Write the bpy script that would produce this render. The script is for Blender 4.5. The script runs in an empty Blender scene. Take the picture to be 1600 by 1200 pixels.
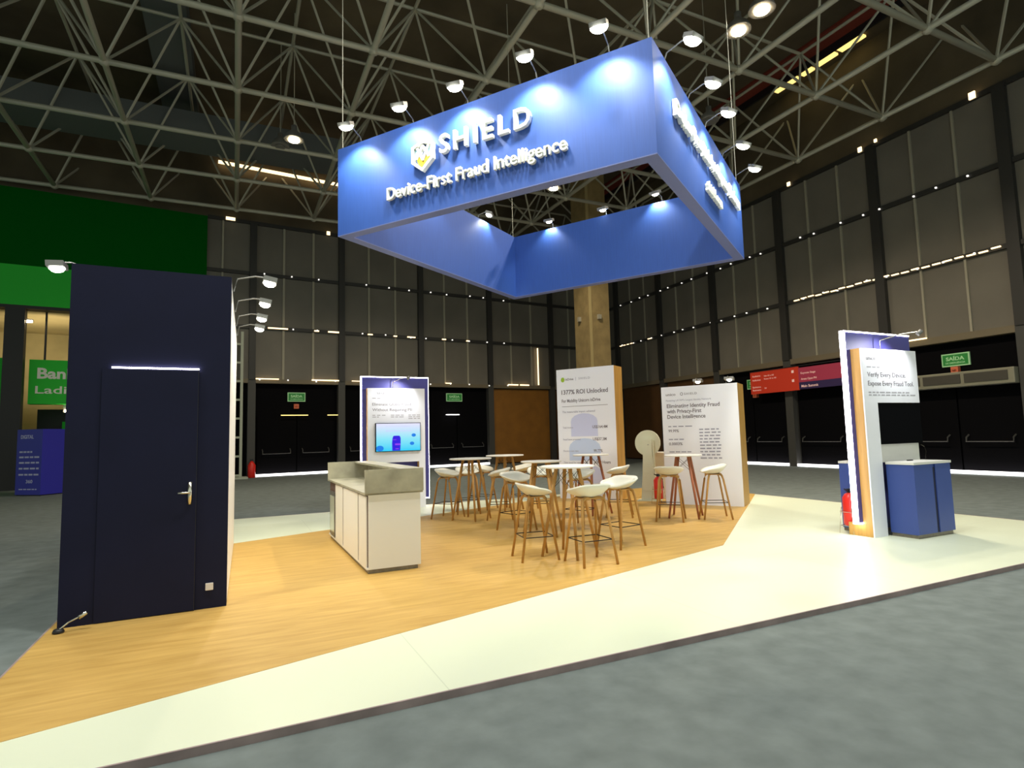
import bpy, bmesh, math, random
from mathutils import Vector, Matrix
random.seed(7)
R = math.radians
SC = bpy.context.scene
COL = SC.collection

# ------------------------------------------------------------------ camera, world, exposure
cam_d = bpy.data.cameras.new('camera')
cam_d.sensor_fit = 'HORIZONTAL'
cam_d.sensor_width = 36.0
cam_d.lens = 913.26 / 1600 * 36.0
cam_d.clip_end = 200
cam = bpy.data.objects.new('camera', cam_d)
COL.objects.link(cam)
_A, _p, _r = R(64.559), R(5.024), R(-1.483)
_M = Matrix(((math.sin(_A), math.cos(_A), 0), (-math.cos(_A), math.sin(_A), 0), (0, 0, 1)))
_f = _M @ Vector((0, math.cos(_p), math.sin(_p)))
_r0 = _M @ Vector((1, 0, 0))
_u0 = _M @ Vector((0, -math.sin(_p), math.cos(_p)))
_rt = math.cos(_r) * _r0 + math.sin(_r) * _u0
_up = -math.sin(_r) * _r0 + math.cos(_r) * _u0
cam.matrix_world = Matrix(((_rt.x, _up.x, -_f.x, 0), (_rt.y, _up.y, -_f.y, 0), (_rt.z, _up.z, -_f.z, 1.44), (0, 0, 0, 1)))
SC.camera = cam

world = bpy.data.worlds.new('world')
SC.world = world
world.use_nodes = True
world.node_tree.nodes['Background'].inputs[0].default_value = (0.9, 1.0, 0.85, 1)
world.node_tree.nodes['Background'].inputs[1].default_value = 0.36
SC.view_settings.view_transform = 'Standard'
SC.view_settings.look = 'None'
SC.view_settings.exposure = 0.9
SC.view_settings.gamma = 1.0
SC.view_settings.use_curve_mapping = False

P_FRONT_FILL = 880  # power of the added fill lamps over the front aisle
WARM = (1.0, 0.97, 0.80)
P_SIGN, P_INNER, P_STORE, P_BAY, P_HEAD = 42, 20, 30, 900, 16

# ------------------------------------------------------------------ materials
def mat(name, col, rough=0.6, metal=0.0, emit=None, es=1.0, noise=None, bump=0.0, spec=0.5):
    m = bpy.data.materials.new(name)
    m.use_nodes = True
    nt = m.node_tree
    b = nt.nodes['Principled BSDF']
    b.inputs['Base Color'].default_value = (*col, 1)
    b.inputs['Roughness'].default_value = rough
    b.inputs['Metallic'].default_value = metal
    b.inputs['Specular IOR Level'].default_value = spec
    if emit:
        b.inputs['Emission Color'].default_value = (*emit, 1)
        b.inputs['Emission Strength'].default_value = es
    if noise or bump:
        tc = nt.nodes.new('ShaderNodeTexCoord')
        mp = nt.nodes.new('ShaderNodeMapping')
        sc = noise[2] if noise and len(noise) > 2 else (1, 1, 1)
        mp.inputs['Scale'].default_value = sc
        nt.links.new(tc.outputs['Object'], mp.inputs[0])
        n = nt.nodes.new('ShaderNodeTexNoise')
        n.inputs['Scale'].default_value = noise[0] if noise else 40
        n.inputs['Detail'].default_value = 5
        nt.links.new(mp.outputs[0], n.inputs['Vector'])
        if noise:
            rp = nt.nodes.new('ShaderNodeValToRGB')
            k = noise[1]
            rp.color_ramp.elements[0].position = 0.3
            rp.color_ramp.elements[1].position = 0.7
            rp.color_ramp.elements[0].color = (*[c * (1 - k) for c in col], 1)
            rp.color_ramp.elements[1].color = (*[min(1, c * (1 + k)) for c in col], 1)
            nt.links.new(n.outputs['Fac'], rp.inputs[0])
            nt.links.new(rp.outputs[0], b.inputs['Base Color'])
        if bump:
            bp = nt.nodes.new('ShaderNodeBump')
            bp.inputs['Strength'].default_value = bump
            nt.links.new(n.outputs['Fac'], bp.inputs['Height'])
            nt.links.new(bp.outputs[0], b.inputs['Normal'])
    return m

def wood_floor_mat():
    m = mat('wood_vinyl', (0.60, 0.38, 0.11), 0.5, spec=0.35)
    nt = m.node_tree
    b = nt.nodes['Principled BSDF']
    tc = nt.nodes.new('ShaderNodeTexCoord')
    mp = nt.nodes.new('ShaderNodeMapping')
    mp.inputs['Rotation'].default_value = (0, 0, R(0))
    mp.inputs['Scale'].default_value = (0.6, 5.0, 1)
    nt.links.new(tc.outputs['Object'], mp.inputs[0])
    n = nt.nodes.new('ShaderNodeTexNoise')
    n.inputs['Scale'].default_value = 3.0
    n.inputs['Detail'].default_value = 8
    n.inputs['Roughness'].default_value = 0.6
    n.inputs['Distortion'].default_value = 0.6
    nt.links.new(mp.outputs[0], n.inputs['Vector'])
    rp = nt.nodes.new('ShaderNodeValToRGB')
    e = rp.color_ramp.elements
    e[0].position = 0.3; e[0].color = (0.46, 0.275, 0.070, 1)
    e[1].position = 0.72; e[1].color = (0.61, 0.395, 0.118, 1)
    nt.links.new(n.outputs['Fac'], rp.inputs[0])
    nt.links.new(rp.outputs[0], b.inputs['Base Color'])
    return m

def white_floor_mat():
    m = mat('white_laminate', (0.84, 0.86, 0.72), 0.38, spec=0.4)
    nt = m.node_tree
    b = nt.nodes['Principled BSDF']
    tc = nt.nodes.new('ShaderNodeTexCoord')
    br = nt.nodes.new('ShaderNodeTexBrick')
    br.inputs['Color1'].default_value = (0.70, 0.76, 0.60, 1)
    br.inputs['Color2'].default_value = (0.715, 0.775, 0.615, 1)
    br.inputs['Mortar'].default_value = (0.60, 0.66, 0.52, 1)
    br.inputs['Scale'].default_value = 1.0
    br.inputs['Mortar Size'].default_value = 0.004
    br.inputs['Brick Width'].default_value = 2.2
    br.inputs['Row Height'].default_value = 1.6
    nt.links.new(tc.outputs['Object'], br.inputs['Vector'])
    nt.links.new(br.outputs['Color'], b.inputs['Base Color'])
    return m

M = dict(
    carpet=mat('hall_carpet', (0.160, 0.188, 0.186), 0.95, noise=(5.0, 0.14), bump=0.1, spec=0.1),
    white_floor=white_floor_mat(), wood_floor=wood_floor_mat(),
    edge=mat('platform_edge_trim', (0.32, 0.24, 0.24), 0.5, noise=(4, 0.25)),
    black=mat('black_paint', (0.012, 0.012, 0.015), 0.5),
    blackwall=mat('black_door_panel', (0.0035, 0.0035, 0.0045), 0.7, spec=0.04),
    navy=mat('navy_laminate', (0.0075, 0.0090, 0.032), 0.6, noise=(3, 0.08), spec=0.2),
    blue=mat('sign_blue_fabric', (0.030, 0.098, 0.42), 0.6, noise=(60, 0.06, (1, 1, 0.05))),
    blue_frame=mat('sign_edge_blue', (0.13, 0.17, 0.42), 0.5),
    cabblue=mat('cabinet_blue', (0.045, 0.085, 0.34), 0.45),
    cabgap=mat('cabinet_recess', (0.006, 0.01, 0.05), 0.6),
    panelblue=mat('panel_blue', (0.06, 0.06, 0.30), 0.5),
    white=mat('white_laminate_furniture', (0.80, 0.79, 0.76), 0.45),
    print_white=mat('white_printed_board', (0.88, 0.89, 0.97), 0.5),
    letter=mat('white_acrylic_letter', (0.88, 0.90, 0.84), 0.4),
    seat=mat('white_plastic_seat', (0.80, 0.80, 0.72), 0.35),
    legwood=mat('beech_leg', (0.50, 0.27, 0.075), 0.45, noise=(8, 0.18, (1, 1, 0.15))),
    redwood=mat('reddish_beech_leg', (0.40, 0.14, 0.07), 0.45, noise=(8, 0.18, (1, 1, 0.15))),
    sidewood=mat('oak_veneer_side', (0.55, 0.31, 0.075), 0.5, noise=(5, 0.16, (4, 4, 0.3))),
    metal=mat('dark_wire_metal', (0.05, 0.045, 0.04), 0.35, 0.8),
    chrome=mat('brushed_chrome', (0.75, 0.72, 0.62), 0.25, 1.0),
    stone=mat('grey_stone_laminate', (0.36, 0.345, 0.26), 0.4, noise=(5, 0.22)),
    plinth=mat('brushed_plinth', (0.22, 0.19, 0.15), 0.45, noise=(20, 0.2)),
    gap=mat('door_gap_brown', (0.10, 0.055, 0.05), 0.6),
    fridge=mat('fridge_grey', (0.16, 0.15, 0.14), 0.35, 0.3),
    glass=mat('fridge_glass', (0.55, 0.60, 0.50), 0.15, 0.1),
    led=mat('led_strip', (1, 1, 1), 0.5, emit=(1.0, 0.93, 1.0), es=9.0),
    lens=mat('lit_lamp_lens', (1, 1, 1), 0.5, emit=(1.0, 1.0, 0.86), es=9.0),
    lens_warm=mat('lit_warm_lens', (1, 1, 1), 0.5, emit=(1.0, 0.80, 0.50), es=30.0),
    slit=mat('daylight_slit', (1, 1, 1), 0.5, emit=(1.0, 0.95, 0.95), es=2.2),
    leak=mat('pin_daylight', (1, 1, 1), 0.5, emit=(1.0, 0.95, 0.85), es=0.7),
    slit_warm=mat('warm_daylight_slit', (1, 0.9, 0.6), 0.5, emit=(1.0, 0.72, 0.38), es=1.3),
    glow_gold=mat('gold_slit_and_reflection', (1, 0.9, 0.4), 0.5, emit=(1.0, 0.72, 0.22), es=0.75),  # door-gap light, and the sign reflection painted on the roof deck
    lamp=mat('lamp_housing', (0.25, 0.25, 0.24), 0.4, 0.4),
    text=mat('grey_print', (0.17, 0.15, 0.18), 0.6),
    text_soft=mat('pale_grey_print', (0.40, 0.39, 0.44), 0.6),
    text_blue=mat('blue_grey_print', (0.34, 0.34, 0.44), 0.6),
    lavender=mat('lavender_print', (0.62, 0.65, 0.90), 0.5),
    lavender2=mat('pale_blue_print', (0.58, 0.68, 0.92), 0.5),
    lime=mat('lime_print', (0.35, 0.55, 0.03), 0.5),
    red=mat('extinguisher_red', (0.70, 0.02, 0.012), 0.35),
    label=mat('yellow_label', (0.75, 0.75, 0.30), 0.5),
    wallgrey=mat('grey_wall_panel', (0.175, 0.163, 0.140), 0.35, noise=(0.7, 0.10), spec=0.3),
    pillar=mat('dark_steel_pillar', (0.030, 0.029, 0.028), 0.45),
    pillar_grey=mat('grey_steel_pillar', (0.055, 0.055, 0.052), 0.5),
    mullion=mat('pale_mullion', (0.36, 0.34, 0.27), 0.45),
    transom=mat('tan_transom', (0.17, 0.14, 0.09), 0.5),
    brownbay=mat('brown_wood_bay', (0.26, 0.11, 0.012), 0.6, noise=(2, 0.12)),
    darkbrownbay=mat('dark_brown_bay', (0.10, 0.045, 0.012), 0.6, noise=(2, 0.12)),
    deck=mat('roof_deck', (0.115, 0.092, 0.056), 0.8, noise=(0.5, 0.35)),
    redband=mat('red_roof_band', (0.22, 0.035, 0.02), 0.7),
    steel=mat('truss_steel', (0.52, 0.51, 0.42), 0.45, 0.2),
    duct=mat('grey_duct', (0.13, 0.145, 0.15), 0.7),
    concrete=mat('ochre_concrete', (0.30, 0.22, 0.095), 0.8, noise=(2.5, 0.18)),
    concrete_lt=mat('ochre_concrete_strip', (0.42, 0.33, 0.15), 0.8),
    greendark=mat('dark_green_cladding', (0.001, 0.11, 0.008), 0.8, spec=0.05),
    green=mat('bright_green_fascia', (0.05, 0.62, 0.07), 0.8, spec=0.05),
    beige=mat('beige_foyer_ceiling', (0.50, 0.40, 0.20), 0.8, noise=(0.8, 0.15)),
    exitgreen=mat('exit_sign_green', (0.015, 0.20, 0.03), 0.5, emit=(0.03, 0.22, 0.05), es=0.08),
    exitwhite=mat('exit_sign_pale', (0.36, 0.62, 0.34), 0.5, emit=(0.4, 0.75, 0.35), es=0.08),
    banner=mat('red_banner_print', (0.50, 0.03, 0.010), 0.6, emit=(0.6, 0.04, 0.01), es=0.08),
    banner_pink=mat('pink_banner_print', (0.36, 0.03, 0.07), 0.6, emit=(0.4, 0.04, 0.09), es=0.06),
    banner_navy=mat('navy_banner_print', (0.03, 0.015, 0.09), 0.6),
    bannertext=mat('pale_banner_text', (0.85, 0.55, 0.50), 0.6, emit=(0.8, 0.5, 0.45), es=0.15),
    totem=mat('royal_blue_totem', (0.03, 0.03, 0.42), 0.45),
    totemtext=mat('pale_totem_text', (0.55, 0.55, 0.80), 0.6),
    aircurtain=mat('air_curtain_metal', (0.30, 0.29, 0.22), 0.4, 0.3),
    aircurtain_d=mat('air_curtain_grille', (0.06, 0.055, 0.045), 0.5),
    orange=mat('orange_alarm', (0.65, 0.16, 0.08), 0.5),
    stand=mat('ivory_fabric', (0.70, 0.72, 0.56), 0.6),
    gold=mat('yellow_logo', (0.85, 0.60, 0.04), 0.4),
    cyan=mat('cyan_logo', (0.40, 0.72, 0.92), 0.4),
    tvblack=mat('tv_black', (0.002, 0.002, 0.003), 0.5, spec=0.03),
    socket=mat('socket_white', (0.75, 0.70, 0.68), 0.5),
    latticewhite=mat('pale_lattice', (0.42, 0.46, 0.38), 0.5),
)

def screen_mat():
    m = bpy.data.materials.new('tv_screen_image')
    m.use_nodes = True
    nt = m.node_tree
    b = nt.nodes['Principled BSDF']
    b.inputs['Base Color'].default_value = (0.02, 0.02, 0.02, 1)
    tc = nt.nodes.new('ShaderNodeTexCoord')
    sp = nt.nodes.new('ShaderNodeSeparateXYZ')
    rp = nt.nodes.new('ShaderNodeValToRGB')
    e = rp.color_ramp.elements
    e[0].position = 0.0; e[0].color = (0.0, 0.62, 0.95, 1)
    e[1].position = 1.0; e[1].color = (0.80, 0.78, 1.0, 1)
    x = e.new(0.45); x.color = (0.25, 0.80, 0.95, 1)
    nt.links.new(tc.outputs['Generated'], sp.inputs[0])
    nt.links.new(sp.outputs['Z'], rp.inputs[0])
    nt.links.new(rp.outputs[0], b.inputs['Emission Color'])
    b.inputs['Emission Strength'].default_value = 0.52
    return m
M['screen'] = screen_mat()
M['scr_navy'] = mat('screen_navy', (0, 0, 0), emit=(0.02, 0.0, 0.72), es=0.55)
M['scr_violet'] = mat('screen_violet', (0, 0, 0), emit=(0.30, 0.05, 0.95), es=0.5)
M['scr_blue'] = mat('screen_blue', (0, 0, 0), emit=(0.0, 0.22, 0.85), es=0.5)
M['scr_grey'] = mat('screen_grey', (0, 0, 0), emit=(0.40, 0.42, 0.85), es=0.8)

# ------------------------------------------------------------------ mesh helpers
def box(bm, x0, x1, y0, y1, z0, z1):
    v = [bm.verts.new(p) for p in ((x0, y0, z0), (x1, y0, z0), (x1, y1, z0), (x0, y1, z0), (x0, y0, z1), (x1, y0, z1), (x1, y1, z1), (x0, y1, z1))]
    for f in ((0, 3, 2, 1), (4, 5, 6, 7), (0, 1, 5, 4), (1, 2, 6, 5), (2, 3, 7, 6), (3, 0, 4, 7)):
        bm.faces.new([v[i] for i in f])
    return bm

def prism(bm, pts, z0, z1):
    a = [bm.verts.new((x, y, z0)) for x, y in pts]
    b = [bm.verts.new((x, y, z1)) for x, y in pts]
    n = len(pts)
    bm.faces.new(a[::-1]); bm.faces.new(b)
    for i in range(n):
        bm.faces.new((a[i], a[(i + 1) % n], b[(i + 1) % n], b[i]))
    return bm

def vprism(bm, pts, y0, y1):
    """outline in x,z extruded along y"""
    a = [bm.verts.new((x, y0, z)) for x, z in pts]
    b = [bm.verts.new((x, y1, z)) for x, z in pts]
    n = len(pts)
    bm.faces.new(a); bm.faces.new(b[::-1])
    for i in range(n):
        bm.faces.new((a[(i + 1) % n], a[i], b[i], b[(i + 1) % n]))
    return bm

def tube(bm, pts, r, n=8, r2=None, cap=True):
    pts = [Vector(p) for p in pts]
    k = len(pts)
    rings = []
    for i, p in enumerate(pts):
        if i == 0: d = pts[1] - p
        elif i == k - 1: d = p - pts[-2]
        else: d = (pts[i + 1] - p).normalized() + (p - pts[i - 1]).normalized()
        d.normalize()
        a = Vector((0, 0, 1)) if abs(d.z) < 0.9 else Vector((1, 0, 0))
        s = d.cross(a).normalized(); t = d.cross(s).normalized()
        rr = r if r2 is None else r + (r2 - r) * i / (k - 1)
        rings.append([bm.verts.new(p + rr * (math.cos(2 * math.pi * j / n) * s + math.sin(2 * math.pi * j / n) * t)) for j in range(n)])
    for i in range(k - 1):
        for j in range(n):
            f = bm.faces.new((rings[i][j], rings[i + 1][j], rings[i + 1][(j + 1) % n], rings[i][(j + 1) % n]))
            f.smooth = n > 6
    if cap:
        bm.faces.new(rings[0]); bm.faces.new(rings[-1][::-1])
    return bm

def lathe(bm, prof, n=24, c=(0, 0, 0), smooth=True):
    rings = []
    for r, z in prof:
        rings.append([bm.verts.new((c[0] + r * math.cos(2 * math.pi * j / n), c[1] + r * math.sin(2 * math.pi * j / n), c[2] + z)) for j in range(n)])
    for i in range(len(prof) - 1):
        for j in range(n):
            f = bm.faces.new((rings[i][j], rings[i][(j + 1) % n], rings[i + 1][(j + 1) % n], rings[i + 1][j]))
            f.smooth = smooth
    bm.faces.new(rings[0][::-1]); bm.faces.new(rings[-1])
    return bm

def B(): return bmesh.new()

def obj(name, bm, m, parent=None, loc=(0, 0, 0), rz=0.0, bevel=0.0):
    me = bpy.data.meshes.new(name)
    bmesh.ops.recalc_face_normals(bm, faces=bm.faces)
    bm.to_mesh(me); bm.free()
    me.materials.append(M[m] if isinstance(m, str) else m)
    o = bpy.data.objects.new(name, me)
    COL.objects.link(o)
    o.location = loc
    o.rotation_euler = (0, 0, rz)
    o.parent = parent
    if bevel:
        mo = o.modifiers.new('bevel', 'BEVEL'); mo.width = bevel; mo.segments = 2; mo.limit_method = 'ANGLE'
    return o

def thing(name, label, cat, loc=(0, 0, 0), rz=0.0, group=None):
    o = bpy.data.objects.new(name, None)
    COL.objects.link(o)
    o.empty_display_size = 0.1
    o.location = loc; o.rotation_euler = (0, 0, rz)
    o['label'] = label; o['category'] = cat
    if group: o['group'] = group
    return o

def tag(o, label, cat, group=None):
    o['label'] = label; o['category'] = cat
    if group: o['group'] = group
    return o

def struct(name, bm, m, loc=(0, 0, 0), rz=0.0):
    o = obj(name, bm, m, None, loc, rz)
    o['kind'] = 'structure'
    return o

def dup(root, loc, rz, label=None, group=None):
    r = root.copy(); COL.objects.link(r); r.location = loc; r.rotation_euler = (0, 0, rz)
    if label: r['label'] = label
    if group: r['group'] = group
    for ch in list(root.children):
        c = ch.copy(); COL.objects.link(c); c.parent = r
        for g in ch.children:
            d = g.copy(); COL.objects.link(d); d.parent = c
    return r

def text(bm, s, x, z, w=None, h=0.1, y=0.0, depth=0.002, bold=0.0, align='L', space=1.0):
    """lettering standing in the local x-z plane, facing -y; h is the cap height, w the full width"""
    cu = bpy.data.curves.new('t', 'FONT')
    cu.body = s
    cu.offset = bold
    cu.space_character = space
    cu.extrude = 0.0
    cu.resolution_u = 3
    t = bpy.data.objects.new('t', cu)
    COL.objects.link(t)
    dg = bpy.context.evaluated_depsgraph_get()
    me = bpy.data.meshes.new_from_object(t.evaluated_get(dg))
    bpy.data.objects.remove(t); bpy.data.curves.remove(cu)
    if not me.vertices: return
    cap = 0.70
    xs = [v.co.x for v in me.vertices]
    x0, x1 = min(xs), max(xs)
    sz = h / cap
    sx = sz if w is None else w / (x1 - x0)
    ww = (x1 - x0) * sx
    off = x if align == 'L' else (x - ww / 2 if align == 'C' else x - ww)
    tb = bmesh.new(); tb.from_mesh(me)
    bpy.data.meshes.remove(me)
    ext = bmesh.ops.extrude_face_region(tb, geom=list(tb.faces))
    new = set(e for e in ext['geom'] if isinstance(e, bmesh.types.BMVert))
    vm = {}
    for v in tb.verts:
        yy = (y - depth) if v in new else y
        vm[v] = bm.verts.new((off + (v.co.x - x0) * sx, yy, z + v.co.y * sz))
    for f in tb.faces:
        try: bm.faces.new([vm[v] for v in f.verts])
        except ValueError: pass
    tb.free()

def tline(parent, m, *a, **k):
    bm = B(); text(bm, *a)
    return obj('printed_line', bm, m, parent)

def bars(bm, x, z, w, h, y, words=6, depth=0.002):
    """a line of body print too small to read: word-length strokes"""
    rnd = random.Random(int(x * 1000) + int(z * 1000))
    ws = [rnd.uniform(0.6, 1.6) for _ in range(words)]
    g = 0.35
    tot = sum(ws) + g * (words - 1)
    cx = x
    for a in ws:
        box(bm, cx, cx + a / tot * w, y - depth, y, z, z + h)
        cx += (a + g) / tot * w

def add_spot(name, parent, loc, target, power, size=110, blend=0.6, color=WARM, rad=0.06):
    l = bpy.data.lights.new(name, 'SPOT')
    l.energy = power; l.spot_size = R(size); l.spot_blend = blend; l.color = color; l.shadow_soft_size = rad
    o = bpy.data.objects.new(name, l)
    COL.objects.link(o)
    o.parent = parent
    o.location = loc
    o.rotation_euler = (Vector(target) - Vector(loc)).to_track_quat('-Z', 'Y').to_euler()
    return o

# ------------------------------------------------------------------ hall shell
CX, CY = 19.546, 28.17                 # the hall's far corner
RL, RR = R(5.024), R(88.405 - 180)     # facing directions of the two walls (local x runs to the viewer's right)
LV = (4.03, 6.25, 8.54, 10.74)
DECK = 14.4
def L(name, bm, m): return struct(name, bm, m, (CX, CY, 0), RL)
def Rw(name, bm, m): return struct(name, bm, m, (CX, CY, 0), RR)

struct('floor', box(B(), -45, 30, -14, 45, -0.1, 0.0), 'carpet')
struct('ceiling', box(B(), -45, 24, -8, 36, DECK, DECK + 0.2), 'deck')
L('wall_left', box(B(), -20.75, 0.4, 0.06, 0.3, LV[0], LV[3]), 'wallgrey')
Rw('wall_right', box(B(), -0.4, 27.5, 0.06, 0.3, LV[0], LV[3]), 'wallgrey')
L('wall_left_upper', box(B(), -30, 0.4, 0.10, 0.3, LV[3], DECK), 'deck')
Rw('wall_right_upper', box(B(), -0.4, 27.5, 0.10, 0.3, LV[3], DECK), 'deck')
L('wall_left_lower', box(B(), -20.75, 0.4, 0.22, 0.4, 0, LV[0]), 'blackwall')
Rw('wall_right_lower', box(B(), -0.4, 27.5, 0.22, 0.4, 0, LV[0]), 'blackwall')
LP = [-19.0, -15.3, -11.5, -7.72, -3.9, -0.2]
RP = [1.2, 5.0, 8.8, 12.55, 16.42, 20.12, 23.9]
ntrim = [0]
def trim(bm, m, side):
    ntrim[0] += 1
    return (L if side == 'L' else Rw)('trim_%d' % ntrim[0], bm, m)
for x in LP:
    trim(box(B(), x - 0.13, x + 0.13, -0.1, 0.25, LV[0], LV[3]), 'pillar', 'L')
    trim(box(B(), x - 0.15, x + 0.15, -0.06, 0.25, 0, LV[0]), 'pillar_grey', 'L')
for x in RP:
    trim(box(B(), x - 0.15, x + 0.15, -0.1, 0.25, LV[0], LV[3]), 'pillar', 'R')
    trim(box(B(), x - 0.17, x + 0.17, -0.06, 0.25, 0, LV[0]), 'pillar_grey', 'R')
for a, b in zip(LP[:-1], LP[1:]):
    for k in (1, 2):
        x = a + (b - a) * k / 3
        trim(box(B(), x - 0.045, x + 0.045, -0.0, 0.07, LV[0], LV[3]), 'mullion', 'L')
trim(box(B(), -20.2, -20.13, 0, 0.07, LV[0], LV[3]), 'mullion', 'L')
for a, b in zip(RP[:-1], RP[1:]):
    for k in (1, 2):
        x = a + (b - a) * k / 3
        trim(box(B(), x - 0.03, x + 0.03, 0.0, 0.07, LV[0], LV[3]), 'mullion', 'R')
for z in LV[1:]:
    trim(box(B(), -20.75, 0, -0.04, 0.08, z - 0.07, z + 0.07), 'pillar', 'L')
    trim(box(B(), 0, 27, -0.04, 0.08, z - 0.07, z + 0.07), 'pillar', 'R')
trim(box(B(), -20.75, 0, -0.05, 0.3, LV[0] - 0.14, LV[0] + 0.03), 'transom', 'L')
trim(box(B(), 0, 27, -0.05, 0.3, LV[0] - 0.17, LV[0] + 0.03), 'transom', 'R')
# closed bays
trim(box(B(), -7.5, -4.08, 0.1, 0.22, 0.05, 3.85), 'brownbay', 'L')
trim(box(B(), 1.45, 4.75, 0.1, 0.22, 0.05, 3.85), 'darkbrownbay', 'R')
trim(box(B(), 5.25, 8.55, 0.1, 0.22, 0.05, 3.85), 'darkbrownbay', 'R')
trim(box(B(), -3.6, -0.4, 0.1, 0.22, 0.05, 3.85), 'darkbrownbay', 'L')
# light leaking in along the rails and the roof edge
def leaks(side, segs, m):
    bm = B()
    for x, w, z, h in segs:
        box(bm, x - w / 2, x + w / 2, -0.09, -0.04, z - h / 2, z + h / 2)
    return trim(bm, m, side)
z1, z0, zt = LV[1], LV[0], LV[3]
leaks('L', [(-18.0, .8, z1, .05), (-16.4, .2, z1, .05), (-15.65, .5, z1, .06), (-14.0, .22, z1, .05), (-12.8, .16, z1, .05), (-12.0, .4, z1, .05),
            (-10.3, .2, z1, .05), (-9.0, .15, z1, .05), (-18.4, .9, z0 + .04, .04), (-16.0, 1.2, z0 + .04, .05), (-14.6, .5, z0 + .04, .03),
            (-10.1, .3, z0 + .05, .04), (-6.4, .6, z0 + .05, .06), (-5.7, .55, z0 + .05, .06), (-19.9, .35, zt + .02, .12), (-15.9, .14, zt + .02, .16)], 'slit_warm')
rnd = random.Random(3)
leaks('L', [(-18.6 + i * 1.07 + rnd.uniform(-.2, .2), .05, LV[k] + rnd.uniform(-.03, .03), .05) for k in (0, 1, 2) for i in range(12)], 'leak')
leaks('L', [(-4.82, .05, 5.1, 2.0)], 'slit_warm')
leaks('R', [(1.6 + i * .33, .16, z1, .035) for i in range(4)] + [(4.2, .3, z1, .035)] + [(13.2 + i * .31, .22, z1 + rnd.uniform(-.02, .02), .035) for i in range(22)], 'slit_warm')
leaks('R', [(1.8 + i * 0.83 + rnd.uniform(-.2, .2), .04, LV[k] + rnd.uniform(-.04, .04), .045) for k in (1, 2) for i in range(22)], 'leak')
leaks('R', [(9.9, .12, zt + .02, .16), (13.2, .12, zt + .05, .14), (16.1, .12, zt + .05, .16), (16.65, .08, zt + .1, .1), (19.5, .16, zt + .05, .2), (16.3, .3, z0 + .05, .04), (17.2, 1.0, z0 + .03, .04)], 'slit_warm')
# daylight under the doors
def sill(side, a, b):
    return trim(box(B(), a, b, -0.08, 0.1, 0.015, 0.10), 'slit', side)
sill('L', -18.85, -15.5); sill('L', -15.1, -11.7); sill('L', -11.3, -7.9)
sill('R', 8.98, 12.35); sill('R', 12.75, 16.2); sill('R', 16.65, 19.95); sill('R', 20.4, 23.7)
# daylight slot over the left wall and lit-sign reflection painted as glowing deck strips
trim(box(B(), -20.4, -14.2, -0.15, -0.05, 13.05, 13.16), 'slit_warm', 'L')
def beam_between(bm, p, q, w, h):
    p, q = Vector(p), Vector(q)
    d = (q - p); s = Vector((-d.y, d.x, 0)).normalized() * w / 2
    v = [bm.verts.new(x) for x in (p - s, p + s, q + s, q - s)]
    v2 = [bm.verts.new(x.co + Vector((0, 0, h))) for x in v]
    bm.faces.new(v); bm.faces.new(v2[::-1])
    for i in range(4): bm.faces.new((v[i], v[(i + 1) % 4], v2[(i + 1) % 4], v2[i]))
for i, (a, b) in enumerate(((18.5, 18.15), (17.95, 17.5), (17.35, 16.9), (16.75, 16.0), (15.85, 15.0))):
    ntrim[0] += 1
    struct('trim_%d' % ntrim[0], box(B(), 18.4, 18.78, b - 3.6, a - 3.6, DECK - 0.08, DECK - 0.01), 'glow_gold')  # not roof trim: lit-sign reflection painted as glowing strips
struct('trim_90', box(B(), 17.3, 18.0, 4, 26, DECK - 0.10, DECK - 0.01), 'redband')
struct('trim_91', box(B(), 18.0, 18.1, 4, 26, DECK - 0.35, DECK - 0.01), 'black')

# doors in the black bays
ndoor = [0]
def door(side, x0, x1, bar=True, z_top=2.52):
    ndoor[0] += 1
    fn = L if side == 'L' else Rw
    d = fn('door_%d' % ndoor[0], box(B(), x0, x1, 0.14, 0.21, 0.06, z_top), 'blackwall')
    if bar:
        a, b = x0 + 0.2, x1 - 0.25
        bm = B()
        tube(bm, [(a, 0.13, 1.12), (a, 0.0, 1.05), (a, -0.02, 0.93), (b, -0.02, 0.93), (b, 0.0, 1.05), (b, 0.13, 1.12)], 0.022, 6)
        obj('push_bar', bm, 'pillar_grey', d)
    return d
for a, b in ((-18.75, -17.2), (-17.15, -15.6), (-15.1, -13.4), (-13.35, -11.75), (-11.2, -9.62), (-9.56, -7.95)):
    door('L', a, b)
for a, b in ((9.0, 10.6), (10.65, 12.3), (12.8, 14.8), (14.85, 16.2), (16.65, 18.25), (18.3, 19.9), (20.4, 22), (22.05, 23.7)):
    door('R', a, b)
leaks('L', [(-17.3, 1.1, 2.54, .035), (-15.7, .45, 2.54, .035)], 'glow_gold')
leaks('L', [(-9.9, .7, 2.53, .04)], 'slit')

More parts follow.
